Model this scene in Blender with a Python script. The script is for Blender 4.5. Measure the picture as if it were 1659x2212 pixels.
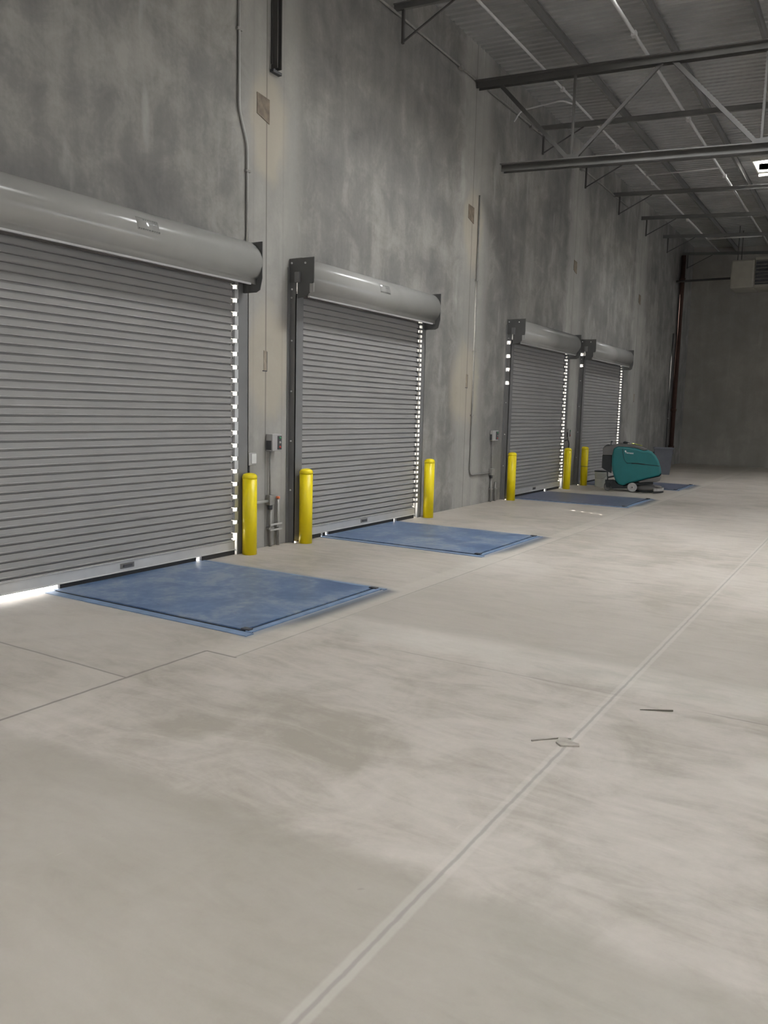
import bpy, bmesh, math, random
from mathutils import Vector, Matrix
random.seed(7)
scene = bpy.context.scene
for o in list(bpy.data.objects): bpy.data.objects.remove(o, do_unlink=True)
COL = scene.collection

# ---------------------------------------------------------------- camera
F_PX, IMG_H = 1735.2, 2212.0
CR = ((0.85131679, 0.08514994, -0.51769607),
      (0.52413284, -0.09414392, 0.84641697),
      (0.02333442, -0.99191049, -0.12477618))
cam_data = bpy.data.cameras.new('camera')
cam = bpy.data.objects.new('camera', cam_data); COL.objects.link(cam)
m = Matrix.Identity(4)
for r in range(3):
    m[r][0] = CR[r][0]; m[r][1] = -CR[r][1]; m[r][2] = -CR[r][2]
m.translation = Vector((0, 0, 1.64))
cam.matrix_world = m
cam_data.sensor_fit = 'VERTICAL'; cam_data.sensor_height = 36.0
cam_data.lens = F_PX / IMG_H * 36.0
cam_data.clip_end = 300; cam_data.clip_start = 0.05
scene.camera = cam

# ---------------------------------------------------------------- light and exposure
SKYLIGHT_STRENGTH = 69.0
# fill lamps added in assumed, unseen doorways of the opposite wall
for k_ in range(7):
    al = bpy.data.lights.new('added_doorway_fill', 'AREA'); al.shape = 'RECTANGLE'; al.size = 3.6; al.size_y = 2.2; al.energy = 40; al.color = (1.0, 0.97, 0.93)
    ao = bpy.data.objects.new('added_doorway_fill', al); COL.objects.link(ao)
    ao.location = (14.9, -9.0 + 6.0 * k_, 1.2); ao.rotation_euler = Vector((-1, 0, 0)).to_track_quat('-Z', 'Y').to_euler()
scene.view_settings.view_transform = 'Standard'
scene.view_settings.look = 'None'
scene.view_settings.exposure = 0.0
scene.view_settings.gamma = 1.0
scene.view_settings.use_curve_mapping = False
world = bpy.data.worlds.new('daylight'); scene.world = world
world.use_nodes = True
bg = world.node_tree.nodes['Background']
bg.inputs[0].default_value = (0.86, 0.93, 1.0, 1); bg.inputs[1].default_value = 4.0
sd = bpy.data.lights.new('sun', 'SUN'); sd.energy = 110.0; sd.angle = math.radians(0.53); sd.color = (1, 0.96, 0.88)
sun = bpy.data.objects.new('sun', sd); COL.objects.link(sun)
sun_dir = Vector((0.905, -0.425, -1.21)).normalized()
sun.rotation_euler = sun_dir.to_track_quat('-Z', 'Y').to_euler()
sun.location = (-12, 20, 14)

# ---------------------------------------------------------------- materials
def nmat(name):
    mt = bpy.data.materials.new(name); mt.use_nodes = True
    nt = mt.node_tree; b = nt.nodes['Principled BSDF']
    return mt, nt, b
class G:
    """tiny node helper"""
    def __init__(s, nt): s.nt = nt
    def n(s, t, **kw):
        x = s.nt.nodes.new(t)
        for k, v in kw.items(): setattr(x, k, v)
        return x
    def l(s, a, b): s.nt.links.new(a, b)
    def pos(s):
        return s.n('ShaderNodeNewGeometry').outputs['Position']
    def sep(s, v):
        x = s.n('ShaderNodeSeparateXYZ'); s.l(v, x.inputs[0]); return x.outputs
    def math(s, op, a, b=None, c=None, clamp=False):
        x = s.n('ShaderNodeMath', operation=op, use_clamp=clamp)
        for i, v in enumerate((a, b, c)):
            if v is None: continue
            if isinstance(v, (int, float)): x.inputs[i].default_value = v
            else: s.l(v, x.inputs[i])
        return x.outputs[0]
    def noise(s, v, scale, detail=4, rough=0.55, stretch=None, dist=0.0):
        if stretch:
            mp = s.n('ShaderNodeMapping'); mp.inputs['Scale'].default_value = stretch; s.l(v, mp.inputs[0]); v = mp.outputs[0]
        x = s.n('ShaderNodeTexNoise'); x.inputs['Scale'].default_value = scale; x.inputs['Detail'].default_value = detail
        x.inputs['Roughness'].default_value = rough; x.inputs['Distortion'].default_value = dist
        s.l(v, x.inputs['Vector']); return x.outputs['Fac']
    def ramp(s, f, stops):
        x = s.n('ShaderNodeValToRGB'); e = x.color_ramp.elements
        while len(e) < len(stops): e.new(0.5)
        for i, (p, c) in enumerate(stops):
            e[i].position = p; e[i].color = (*c, 1) if len(c) == 3 else c
        s.l(f, x.inputs[0]); return x.outputs[0]
    def mix(s, f, a, b, mode='MIX'):
        x = s.n('ShaderNodeMix', data_type='RGBA', blend_type=mode)
        if isinstance(f, (int, float)): x.inputs[0].default_value = f
        else: s.l(f, x.inputs[0])
        for i, v in ((6, a), (7, b)):
            if isinstance(v, tuple): x.inputs[i].default_value = (*v, 1)
            else: s.l(v, x.inputs[i])
        return x.outputs[2]
    def smooth(s, v, a, b):
        x = s.n('ShaderNodeMapRange', interpolation_type='SMOOTHSTEP')
        s.l(v, x.inputs[0]); x.inputs[1].default_value = a; x.inputs[2].default_value = b
        return x.outputs[0]
    def band(s, v, centre, half, soft):       # 1 inside |v-centre|<half
        d = s.math('ABSOLUTE', s.math('SUBTRACT', v, centre))
        return s.math('SUBTRACT', 1.0, s.smooth(d, half, half + soft))
    def bump(s, b, h, strength, dist=0.01):
        x = s.n('ShaderNodeBump'); x.inputs['Strength'].default_value = strength; x.inputs['Distance'].default_value = dist
        s.l(h, x.inputs['Height']); s.l(x.outputs[0], b.inputs['Normal'])

def plain(name, col, rough=0.5, metal=0.0, var=0.08, scale=6.0, bump=0.0, spec=0.5):
    mt, nt, b = nmat(name); g = G(nt)
    co = g.n('ShaderNodeTexCoord').outputs['Object']
    f = g.noise(co, scale, 5)
    lo = tuple(c * (1 - var) for c in col); hi = tuple(min(1, c * (1 + var)) for c in col)
    g.l(g.ramp(f, [(0.3, lo), (0.7, hi)]), b.inputs['Base Color'])
    b.inputs['Roughness'].default_value = rough; b.inputs['Metallic'].default_value = metal
    b.inputs['Specular IOR Level'].default_value = spec
    if bump: g.bump(b, g.noise(co, scale * 8, 4), bump, 0.004)
    return mt

SEAMS = (7.33, 12.66, 17.95, 23.6)
def wall_material(name, axis):
    mt, nt, b = nmat(name); g = G(nt)
    p = g.pos(); x, y, z = g.sep(p)
    u = y if axis == 'Y' else x
    big = g.noise(p, 0.55, 5, 0.6)
    mid = g.noise(p, 2.2, 6, 0.65, dist=0.6)
    streak = g.noise(p, 1.6, 5, 0.6, stretch=(2.2, 2.2, 0.25))
    fine = g.noise(p, 22, 4, 0.6)
    t = g.math('ADD', g.math('MULTIPLY', big, 0.40), g.math('MULTIPLY', mid, 0.30))
    t = g.math('ADD', t, g.math('MULTIPLY', streak, 0.22))
    t = g.math('ADD', t, g.math('MULTIPLY', fine, 0.08))
    c = g.ramp(t, [(0.38, (0.136, 0.133, 0.128)), (0.5, (0.205, 0.197, 0.187)), (0.62, (0.318, 0.303, 0.282))])
    if axis == 'Y':
        acc = None
        for sy in SEAMS:
            d = g.math('ADD', u, g.math('MULTIPLY', g.math('SUBTRACT', mid, 0.5), 0.5))
            bnd = g.band(d, sy + 0.05, 0.30, 0.45)
            acc = bnd if acc is None else g.math('MAXIMUM', acc, bnd)
        c = g.mix(g.math('MULTIPLY', acc, 0.40), c, (0.46, 0.445, 0.415))
        # tan patching mortar round the filled pockets
        for (py, pz, ry, rz) in ((7.36, 2.2, 0.42, 0.75), (7.36, 4.75, 0.35, 0.65), (12.6, 2.1, 0.6, 0.8), (12.7, 4.7, 0.4, 0.7)):
            dy = g.math('DIVIDE', g.math('SUBTRACT', y, py), ry); dz = g.math('DIVIDE', g.math('SUBTRACT', z, pz), rz)
            d = g.math('SQRT', g.math('ADD', g.math('MULTIPLY', dy, dy), g.math('MULTIPLY', dz, dz)))
            d = g.math('ADD', d, g.math('MULTIPLY', g.math('SUBTRACT', mid, 0.5), 1.0))
            f = g.math('SUBTRACT', 1.0, g.smooth(d, 0.6, 1.15))
            c = g.mix(g.math('MULTIPLY', f, 0.55), c, (0.47, 0.415, 0.325))
        for sy in SEAMS:
            for off, wdt, k in ((0.0, 0.007, 0.55), (0.30, 0.012, 0.10), (-0.22, 0.01, 0.08)):
                c = g.mix(g.math('MULTIPLY', g.band(u, sy + off, wdt, 0.006), k), c, (0.10, 0.095, 0.085))
    # light skins of laitance
    w = g.smooth(g.noise(p, 1.1, 3, 0.5, stretch=(3, 3, 0.7)), 0.62, 0.74)
    c = g.mix(g.math('MULTIPLY', w, 0.22), c, (0.55, 0.54, 0.51))
    if axis == 'X': c = g.mix(0.5, c, (0.37, 0.345, 0.305))
    g.l(c, b.inputs['Base Color']); b.inputs['Roughness'].default_value = 0.75
    b.inputs['Specular IOR Level'].default_value = 0.3
    g.bump(b, fine, 0.15, 0.004)
    return mt

def floor_material():
    mt, nt, b = nmat('floor_concrete'); g = G(nt)
    p = g.pos(); x, y, z = g.sep(p)
    big = g.noise(p, 0.45, 5, 0.6)
    mid = g.noise(p, 1.7, 6, 0.62, dist=0.8)
    swirl = g.noise(p, 3.5, 5, 0.6, stretch=(0.5, 1.6, 1), dist=1.5)
    fine = g.noise(p, 30, 4, 0.6)
    t = g.math('ADD', g.math('MULTIPLY', big, 0.42), g.math('MULTIPLY', mid, 0.33))
    t = g.math('ADD', t, g.math('MULTIPLY', swirl, 0.2)); t = g.math('ADD', t, g.math('MULTIPLY', fine, 0.05))
    c = g.ramp(t, [(0.41, (0.300, 0.268, 0.228)), (0.5, (0.420, 0.378, 0.335)), (0.59, (0.50, 0.455, 0.41))])
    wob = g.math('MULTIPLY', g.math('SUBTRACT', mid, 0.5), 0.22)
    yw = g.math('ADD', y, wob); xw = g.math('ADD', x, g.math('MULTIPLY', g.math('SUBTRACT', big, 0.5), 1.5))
    # tone bands: paler between y 2.36 and 5.2, darker south of it and north of it
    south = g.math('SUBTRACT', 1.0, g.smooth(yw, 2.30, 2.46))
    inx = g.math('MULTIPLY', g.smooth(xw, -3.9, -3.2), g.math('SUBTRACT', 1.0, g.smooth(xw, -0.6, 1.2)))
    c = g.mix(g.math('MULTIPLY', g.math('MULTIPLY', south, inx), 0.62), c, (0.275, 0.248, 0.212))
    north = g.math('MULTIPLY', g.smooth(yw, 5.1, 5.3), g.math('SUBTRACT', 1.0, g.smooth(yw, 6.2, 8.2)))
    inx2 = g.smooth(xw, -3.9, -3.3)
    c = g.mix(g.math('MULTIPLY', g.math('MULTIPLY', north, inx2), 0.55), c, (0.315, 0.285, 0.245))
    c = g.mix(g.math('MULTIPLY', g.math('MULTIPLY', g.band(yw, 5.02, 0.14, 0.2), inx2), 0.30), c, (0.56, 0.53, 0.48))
    # dock slab by the doors is a darker pour
    dock = g.math('SUBTRACT', 1.0, g.smooth(g.math('ADD', x, g.math('MULTIPLY', wob, 0.4)), -3.85, -3.55))
    c = g.mix(g.math('MULTIPLY', dock, 0.16), c, (0.33, 0.305, 0.25))
    # pale strip round the pits
    c = g.mix(g.math('MULTIPLY', g.math('MULTIPLY', g.band(x, -3.62, 0.08, 0.06), g.smooth(y, 3.8, 4.0)), 0.28), c, (0.53, 0.50, 0.44))
    # scuffs and dark specks
    sc = g.smooth(g.noise(p, 5.0, 6, 0.7, stretch=(0.5, 2.2, 1), dist=2.0), 0.66, 0.78)
    c = g.mix(g.math('MULTIPLY', sc, 0.22), c, (0.22, 0.205, 0.18))
    sp = g.smooth(g.noise(p, 9.0, 2, 0.5), 0.765, 0.80)
    c = g.mix(g.math('MULTIPLY', sp, 0.35), c, (0.20, 0.185, 0.16))
    lt = g.smooth(g.noise(p, 6.0, 4, 0.6, stretch=(2.5, 0.6, 1), dist=1.2), 0.70, 0.80)
    c = g.mix(g.math('MULTIPLY', lt, 0.22), c, (0.62, 0.59, 0.54))
    # tyre scuff arcs to the right
    # joints
    jx = g.math('ADD', x, g.math('MULTIPLY', g.math('SUBTRACT', g.noise(p, 12, 2), 0.5), 0.012))
    c = g.mix(g.math('MULTIPLY', g.band(jx, -1.205, 0.026, 0.014), 0.28), c, (0.56, 0.53, 0.49))
    c = g.mix(g.math('MULTIPLY', g.band(jx, -1.205, 0.003, 0.009), 0.55), c, (0.22, 0.20, 0.18))
    jy = g.math('ADD', y, g.math('MULTIPLY', g.math('SUBTRACT', g.noise(p, 3, 4), 0.5), 0.02))
    faint = g.smooth(g.noise(p, 1.5, 2), 0.35, 0.6)
    for yy, k in ((4.66, 0.5), (9.9, 0.22), (15.2, 0.2), (-0.6, 0.4)):
        c = g.mix(g.math('MULTIPLY', g.math('MULTIPLY', g.band(jy, yy, 0.003, 0.006), g.smooth(x, -3.7, -2.6)), g.math('MULTIPLY', faint, k)), c, (0.13, 0.12, 0.10))
    # dock pit joints: along y at x=-3.76 up to 3.88, jog, then x=-3.49
    def seg(v, centre, w, gate, k, c):
        return g.mix(g.math('MULTIPLY', g.math('MULTIPLY', g.band(v, centre, w, 0.008), gate), k), c, (0.12, 0.11, 0.095))
    below = g.math('SUBTRACT', 1.0, g.smooth(y, 3.885, 3.89)); above = g.smooth(y, 3.895, 3.90)
    c = seg(jx, -3.765, 0.006, below, 0.7, c)
    c = seg(jx, -3.515, 0.004, g.math('MULTIPLY', above, g.math('ADD', 0.25, g.math('MULTIPLY', faint, 0.4))), 0.6, c)
    c = seg(y, 3.89, 0.005, g.math('MULTIPLY', g.smooth(x, -3.77, -3.765), g.math('SUBTRACT', 1.0, g.smooth(x, -3.5, -3.49))), 0.7, c)
    c = seg(jy, 3.21, 0.004, g.math('SUBTRACT', 1.0, g.smooth(x, -3.775, -3.765)), 0.6, c)
    for yy in (7.28, 12.6, 17.9):
        c = seg(jy, yy, 0.004, g.math('SUBTRACT', 1.0, g.smooth(x, -3.9, -3.8)), 0.16, c)
    # soot blown out round the room-side end of each leveler
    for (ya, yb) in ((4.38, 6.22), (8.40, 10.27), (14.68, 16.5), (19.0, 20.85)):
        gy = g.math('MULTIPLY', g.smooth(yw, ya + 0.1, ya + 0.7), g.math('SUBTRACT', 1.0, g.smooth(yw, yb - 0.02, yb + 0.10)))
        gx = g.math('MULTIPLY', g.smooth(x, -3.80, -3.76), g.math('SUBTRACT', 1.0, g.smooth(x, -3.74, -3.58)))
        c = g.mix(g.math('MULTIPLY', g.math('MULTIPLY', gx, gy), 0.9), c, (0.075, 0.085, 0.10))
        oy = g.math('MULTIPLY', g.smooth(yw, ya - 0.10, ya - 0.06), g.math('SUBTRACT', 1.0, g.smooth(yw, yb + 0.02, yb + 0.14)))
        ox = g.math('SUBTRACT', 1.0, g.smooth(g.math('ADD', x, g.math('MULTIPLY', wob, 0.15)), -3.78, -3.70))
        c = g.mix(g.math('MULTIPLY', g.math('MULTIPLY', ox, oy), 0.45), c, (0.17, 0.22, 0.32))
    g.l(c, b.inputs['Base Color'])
    r = g.ramp(mid, [(0.3, (0.42,) * 3), (0.7, (0.62,) * 3)]); g.l(r, b.inputs['Roughness'])
    b.inputs['Specular IOR Level'].default_value = 0.35
    g.bump(b, fine, 0.08, 0.003)
    return mt

def leveler_material(nm, cs):
    mt, nt, b = nmat(nm); g = G(nt)
    p = g.pos()
    t = g.math('ADD', g.math('MULTIPLY', g.noise(p, 2.0, 6, 0.6, dist=0.8), 0.7), g.math('MULTIPLY', g.noise(p, 14, 4, 0.6), 0.3))
    c = g.ramp(t, [(0.41, cs[0]), (0.5, cs[1]), (0.60, cs[2])])
    d = g.smooth(g.noise(p, 7, 5, 0.7, stretch=(0.6, 1.8, 1), dist=1.0), 0.64, 0.74)
    c = g.mix(g.math('MULTIPLY', d, 0.5), c, (0.05, 0.075, 0.12))
    g.l(c, b.inputs['Base Color']); b.inputs['Metallic'].default_value = 0.0
    g.l(g.ramp(t, [(0.3, (0.32,) * 3), (0.7, (0.5,) * 3)]), b.inputs['Roughness'])
    g.bump(b, g.noise(p, 40, 2), 0.1, 0.002)
    return mt

M = dict(
    wall=wall_material('precast_concrete', 'Y'),
    wall_end=wall_material('precast_concrete_end', 'X'),
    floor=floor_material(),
    deck=plain('roof_deck_steel', (0.40, 0.40, 0.395), 0.40, 0.2, 0.12, 1.5),
    steel=plain('joist_steel', (0.09, 0.087, 0.084), 0.8, 0.0, 0.12, 2, spec=0.2),
    beam=plain('roof_beam_steel', (0.17, 0.167, 0.162), 0.7, 0.0, 0.12, 2, spec=0.2),
    steel_light=plain('purlin_steel', (0.10, 0.097, 0.093), 0.8, 0.0, 0.12, 2, spec=0.2),
    slat=plain('curtain_steel', (0.292, 0.284, 0.278), 0.5, 0.1, 0.05, 2.5),
    hood=plain('hood_steel', (0.33, 0.322, 0.308), 0.30, 0.0, 0.06, 1.5),
    bar=plain('aluminium_bar', (0.52, 0.51, 0.50), 0.35, 0.4, 0.08, 3),
    guide=plain('guide_steel', (0.20, 0.198, 0.20), 0.5, 0.35, 0.08, 3),
    bracket=plain('bracket_steel', (0.12, 0.12, 0.118), 0.5, 0.35, 0.1, 4),
    lock=plain('galvanised_lock', (0.62, 0.62, 0.62), 0.35, 0.5, 0.1, 9),
    rubber=plain('black_rubber', (0.02, 0.02, 0.021), 0.7, 0, 0.2, 9),
    yellow=plain('yellow_plastic', (0.86, 0.68, 0.003), 0.42, 0, 0.05, 3),
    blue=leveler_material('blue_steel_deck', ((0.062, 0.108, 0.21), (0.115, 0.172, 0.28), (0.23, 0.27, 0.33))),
    slate=leveler_material('blue_steel_deck_grazing', ((0.07, 0.082, 0.13), (0.098, 0.112, 0.17), (0.14, 0.155, 0.21))),  # far levelers: dark grazing reflection painted into the deck colour
    bluef=plain('blue_curb_steel', (0.15, 0.22, 0.34), 0.5, 0.0, 0.2, 6),
    dark=plain('dark_gap_steel', (0.008, 0.012, 0.02), 0.9, 0.1, 0.2, 8),
    galv=plain('galvanised_conduit', (0.42, 0.415, 0.40), 0.45, 0.2, 0.08, 8),
    galvd=plain('weathered_conduit', (0.26, 0.25, 0.235), 0.5, 0.3, 0.15, 8),
    white=plain('white_pipe', (0.62, 0.61, 0.60), 0.4, 0, 0.06, 4),
    boxg=plain('grey_enclosure', (0.38, 0.37, 0.36), 0.45, 0.1, 0.06, 6),
    boxd=plain('dark_enclosure', (0.05, 0.05, 0.055), 0.5, 0, 0.15, 8),
    red=plain('red_button', (0.5, 0.04, 0.03), 0.4), green=plain('green_button', (0.03, 0.25, 0.1), 0.4),
    paleface=plain('pale_cover', (0.66, 0.66, 0.64), 0.4),
    orange=plain('orange_cap', (0.65, 0.17, 0.07), 0.5),
    rust=plain('rusty_weld_plate', (0.17, 0.135, 0.10), 0.7, 0.1, 0.3, 14),
    pocket=plain('pocket_mortar', (0.30, 0.255, 0.20), 0.85, 0, 0.2, 14),
    riser=plain('dark_red_pipe', (0.06, 0.034, 0.028), 0.85, 0, 0.15, 4, spec=0.1),
    teal=plain('teal_plastic', (0.012, 0.155, 0.165), 0.42, 0, 0.08, 4),
    greyp=plain('grey_plastic', (0.13, 0.125, 0.12), 0.5, 0, 0.1, 5),
    greyl=plain('pale_grey_plastic', (0.30, 0.29, 0.28), 0.5, 0, 0.1, 5),
    blackp=plain('black_plastic', (0.018, 0.022, 0.024), 0.5, 0, 0.15, 5),
    wheelw=plain('pale_wheel', (0.42, 0.41, 0.40), 0.5, 0, 0.08, 9),
    cloth=plain('yellow_cloth', (0.52, 0.56, 0.14), 0.8, 0, 0.15, 9),
    logo=plain('white_lettering', (0.75, 0.78, 0.78), 0.5),
    bucket=plain('white_bucket_plastic', (0.80, 0.81, 0.76), 0.45, 0, 0.06, 5),
    bin=plain('slate_bin_plastic', (0.095, 0.10, 0.12), 0.5, 0, 0.1, 4),
    hvac=plain('beige_sheet_metal', (0.33, 0.31, 0.265), 0.55, 0.1, 0.08, 3),
    louvre=plain('louvre_metal', (0.42, 0.40, 0.36), 0.5, 0.1, 0.08, 3),
    curb=plain('skylight_curb', (0.62, 0.60, 0.54), 0.6),
    apron=plain('outdoor_concrete', (0.6, 0.58, 0.54), 0.8, 0, 0.1, 1),
    debris=plain('crumbled_filler', (0.34, 0.31, 0.27), 0.85, 0, 0.2, 20),
    stick=plain('dark_sliver', (0.09, 0.08, 0.06), 0.7, 0, 0.2, 20),
    sticker=plain('glossy_label_film', (0.42, 0.415, 0.40), 0.12, 0.2, 0.03, 6),
    ink=plain('label_ink', (0.10, 0.10, 0.095), 0.4),
)
nt = M['hood'].node_tree; b = nt.nodes['Principled BSDF']; tg = nt.nodes.new('ShaderNodeCombineXYZ'); tg.inputs[1].default_value = 1.0   # rolled along its length
nt.links.new(tg.outputs[0], b.inputs['Tangent']); b.inputs['Anisotropic'].default_value = 0.95; b.inputs['Anisotropic Rotation'].default_value = 0.0; b.inputs['Roughness'].default_value = 0.24
mt, nt, b = nmat('skylight_lens'); e = nt.nodes.new('ShaderNodeEmission')
g = G(nt); fz = g.noise(g.pos(), 1.2, 2)
g.l(g.ramp(fz, [(0.3, (0.92, 0.96, 1.0)), (0.7, (1.0, 0.99, 0.96))]), e.inputs[0]); e.inputs[1].default_value = SKYLIGHT_STRENGTH
nt.links.new(e.outputs[0], nt.nodes['Material Output'].inputs[0]); M['lens'] = mt

# ---------------------------------------------------------------- mesh helpers
class MB:
    def __init__(s): s.bm = bmesh.new(); s.smooth = []
    def box(s, x0, x1, y0, y1, z0, z1, bev=0.0):
        c = Vector(((x0 + x1) / 2, (y0 + y1) / 2, (z0 + z1) / 2))
        r = bmesh.ops.create_cube(s.bm, size=1)
        for v in r['verts']:
            v.co = Vector((v.co.x * abs(x1 - x0), v.co.y * abs(y1 - y0), v.co.z * abs(z1 - z0))) + c
        if bev:
            es = list({e for v in r['verts'] for e in v.link_edges})
            bmesh.ops.bevel(s.bm, geom=es, offset=bev, segments=2, affect='EDGES', profile=0.5)
        return s
    def bar(s, a, b, w, h=None, up=(0, 0, 1)):     # rectangular bar between two points
        h = h or w; a = Vector(a); b = Vector(b); d = (b - a).normalized(); up = Vector(up)
        if abs(d.dot(up)) > 0.98: up = Vector((1, 0, 0))
        sx = d.cross(up).normalized(); u = sx.cross(d).normalized()
        vs = [s.bm.verts.new(p + sx * i * w / 2 + u * j * h / 2) for p in (a, b) for i, j in ((-1, -1), (1, -1), (1, 1), (-1, 1))]
        for f in ((0, 1, 2, 3), (7, 6, 5, 4), (0, 4, 5, 1), (1, 5, 6, 2), (2, 6, 7, 3), (3, 7, 4, 0)): s.bm.faces.new([vs[i] for i in f])
        return s
    def tube(s, pts, r, seg=12, cap=True):
        pts = [Vector(p) for p in pts]; rings = []; prev = None
        for i, p in enumerate(pts):
            d = (pts[min(i + 1, len(pts) - 1)] - pts[max(i - 1, 0)]).normalized()
            if prev is None:
                up = Vector((0, 0, 1)) if abs(d.z) < 0.9 else Vector((1, 0, 0))
                prev = d.cross(up).normalized()
            n = (prev - d * prev.dot(d)).normalized(); prev = n; bb = d.cross(n)
            rr = r[i] if isinstance(r, (list, tuple)) else r
            rings.append([s.bm.verts.new(p + (n * math.cos(2 * math.pi * k / seg) + bb * math.sin(2 * math.pi * k / seg)) * rr) for k in range(seg)])
        for a, b in zip(rings, rings[1:]):
            for k in range(seg):
                f = s.bm.faces.new((a[k], a[(k + 1) % seg], b[(k + 1) % seg], b[k])); f.smooth = True
        if cap: s.bm.faces.new(rings[0][::-1]); s.bm.faces.new(rings[-1])
        return s
    def lathe(s, prof, c=(0, 0, 0), seg=28, axis='Z'):
        rings = []
        def P(r, h, t):
            x, y = r * math.cos(t), r * math.sin(t)
            v = {'Z': (x, y, h), 'Y': (x, h, y), 'X': (h, x, y)}[axis]
            return Vector(v) + Vector(c)
        for r, h in prof:
            if r < 1e-5: rings.append([s.bm.verts.new(P(0, h, 0))])
            else: rings.append([s.bm.verts.new(P(r, h, 2 * math.pi * k / seg)) for k in range(seg)])
        for a, b in zip(rings, rings[1:]):
            for k in range(seg):
                k2 = (k + 1) % seg
                if len(a) == 1 and len(b) == 1: continue
                if len(a) == 1: f = s.bm.faces.new((a[0], b[k2], b[k]))
                elif len(b) == 1: f = s.bm.faces.new((a[k], a[k2], b[0]))
                else: f = s.bm.faces.new((a[k], a[k2], b[k2], b[k]))
                f.smooth = True
        return s
    def prism(s, pts, h0, h1, plane='XZ', smooth=False):   # outline in a plane extruded along the third axis
        def P(a, b, h):
            return {'XZ': (a, h, b), 'YZ': (h, a, b), 'XY': (a, b, h)}[plane]
        A = [s.bm.verts.new(P(a, b, h0)) for a, b in pts]; B = [s.bm.verts.new(P(a, b, h1)) for a, b in pts]
        n = len(pts)
        for i in range(n):
            f = s.bm.faces.new((A[i], A[(i + 1) % n], B[(i + 1) % n], B[i])); f.smooth = smooth
        s.bm.faces.new(A[::-1]); s.bm.faces.new(B)
        return s
    def sheet(s, pts, h0, h1, plane='XZ', smooth=False, thick=0.0):  # open outline extruded
        def P(a, b, h):
            return {'XZ': (a, h, b), 'YZ': (h, a, b), 'XY': (a, b, h)}[plane]
        A = [s.bm.verts.new(P(a, b, h0)) for a, b in pts]; B = [s.bm.verts.new(P(a, b, h1)) for a, b in pts]
        for i in range(len(pts) - 1):
            f = s.bm.faces.new((A[i], A[i + 1], B[i + 1], B[i])); f.smooth = smooth
        return s
    def build(s, name, mat, parent=None, bevel=0.0, solid=0.0, sub=0, loc=None, fix=True):
        if fix: bmesh.ops.recalc_face_normals(s.bm, faces=s.bm.faces)
        me = bpy.data.meshes.new(name); s.bm.to_mesh(me); s.bm.free()
        me.materials.append(mat)
        o = bpy.data.objects.new(name, me); COL.objects.link(o)
        if loc is not None:                       # origin at loc; mesh was made in world space
            me.transform(Matrix.Translation(-Vector(loc))); o.location = loc
        if parent is not None:
            o.parent = parent
            if loc is None and PW.get(parent.name) is not None:   # mesh in world space under a moved parent
                me.transform(Matrix.Translation(-PW[parent.name]))
            PW[o.name] = PW.get(parent.name)
        if solid:
            md = o.modifiers.new('solid', 'SOLIDIFY'); md.thickness = solid; md.offset = 0
        if bevel:
            md = o.modifiers.new('bevel', 'BEVEL'); md.width = bevel; md.segments = 2; md.limit_method = 'ANGLE'; md.angle_limit = math.radians(40)
        if sub:
            md = o.modifiers.new('sub', 'SUBSURF'); md.levels = sub; md.render_levels = sub
        return o
PW = {}
def empty(name, loc=(0, 0, 0), rz=0.0, world_space=True):
    o = bpy.data.objects.new(name, None); COL.objects.link(o); o.location = loc; o.rotation_euler = (0, 0, rz)
    o.empty_display_size = 0.1
    if world_space and rz == 0: PW[o.name] = Vector(loc)
    return o
def tag(o, label, cat, group=None):
    o['label'] = label; o['category'] = cat
    if group: o['group'] = group
    return o
def structure(o): o['kind'] = 'structure'; return o
def copy_tree(o, parent=None):
    c = o.copy(); COL.objects.link(c)
    if parent is not None: c.parent = parent
    for ch in list(o.children): copy_tree(ch, c)
    return c

# ---------------------------------------------------------------- room shell
WX, WT = -6.14, 0.15         # inner face of the dock wall, its thickness
XO = WX - WT
RX, YB, YF = 15.0, -12.0, 30.6
CZ0, SLOPE, XFLAT = 7.62, 0.06, 3.0
def cz(x): return CZ0 - SLOPE * (min(max(x, WX), XFLAT) - WX)
# door data: opening start/end, curtain start/end, gap on the far side, light-blocking of the locks
DOORS = [dict(a=3.62, b=6.70, gap=0.045, fl=0.18, label='nearest'),
         dict(a=7.80, b=10.80, gap=0.085, fl=0.10, label='second'),
         dict(a=14.36, b=17.44, gap=0.13, fl=0.13, label='third'),
         dict(a=18.72, b=21.88, gap=0.14, fl=0.12, label='farthest')]
TOPZ = 3.38
w = MB()
ys = YB - 0.2
for d in DOORS:
    oa, ob = d['a'] - 0.025, d['b'] + d['gap'] + d['fl'] - 0.03
    w.box(XO, WX, ys, oa, 0, 7.85)
    w.box(XO, WX, oa, ob, TOPZ, 7.85)
    ys = ob
w.box(XO, WX, ys, YF + 0.2, 0, 7.85)
structure(w.build('wall_left', M['wall']))
structure(MB().box(WX, RX, YF, YF + 0.2, 0, 7.85).build('wall_back', M['wall_end']))
w = MB(); ys = YB - 0.2
for k_ in range(7):
    yc = -9.0 + 6.0 * k_
    w.box(RX, RX + 0.2, ys, yc - 1.85, 0, 7.85).box(RX, RX + 0.2, yc - 1.85, yc + 1.85, 2.5, 7.85); ys = yc + 1.85  # unseen doorways, assumed so the added fill light can enter
w.box(RX, RX + 0.2, ys, YF + 0.2, 0, 7.85)
structure(w.build('wall_right', M['wall_end']))
structure(MB().box(WX, RX, YB - 0.2, YB, 0, 7.85).build('wall_front', M['wall_end']))
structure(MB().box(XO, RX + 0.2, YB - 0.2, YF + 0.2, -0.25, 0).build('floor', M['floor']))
gr = structure(MB().box(-60, XO, -60, 90, -1.4, -1.2).build('ground', M['apron']))

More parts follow.
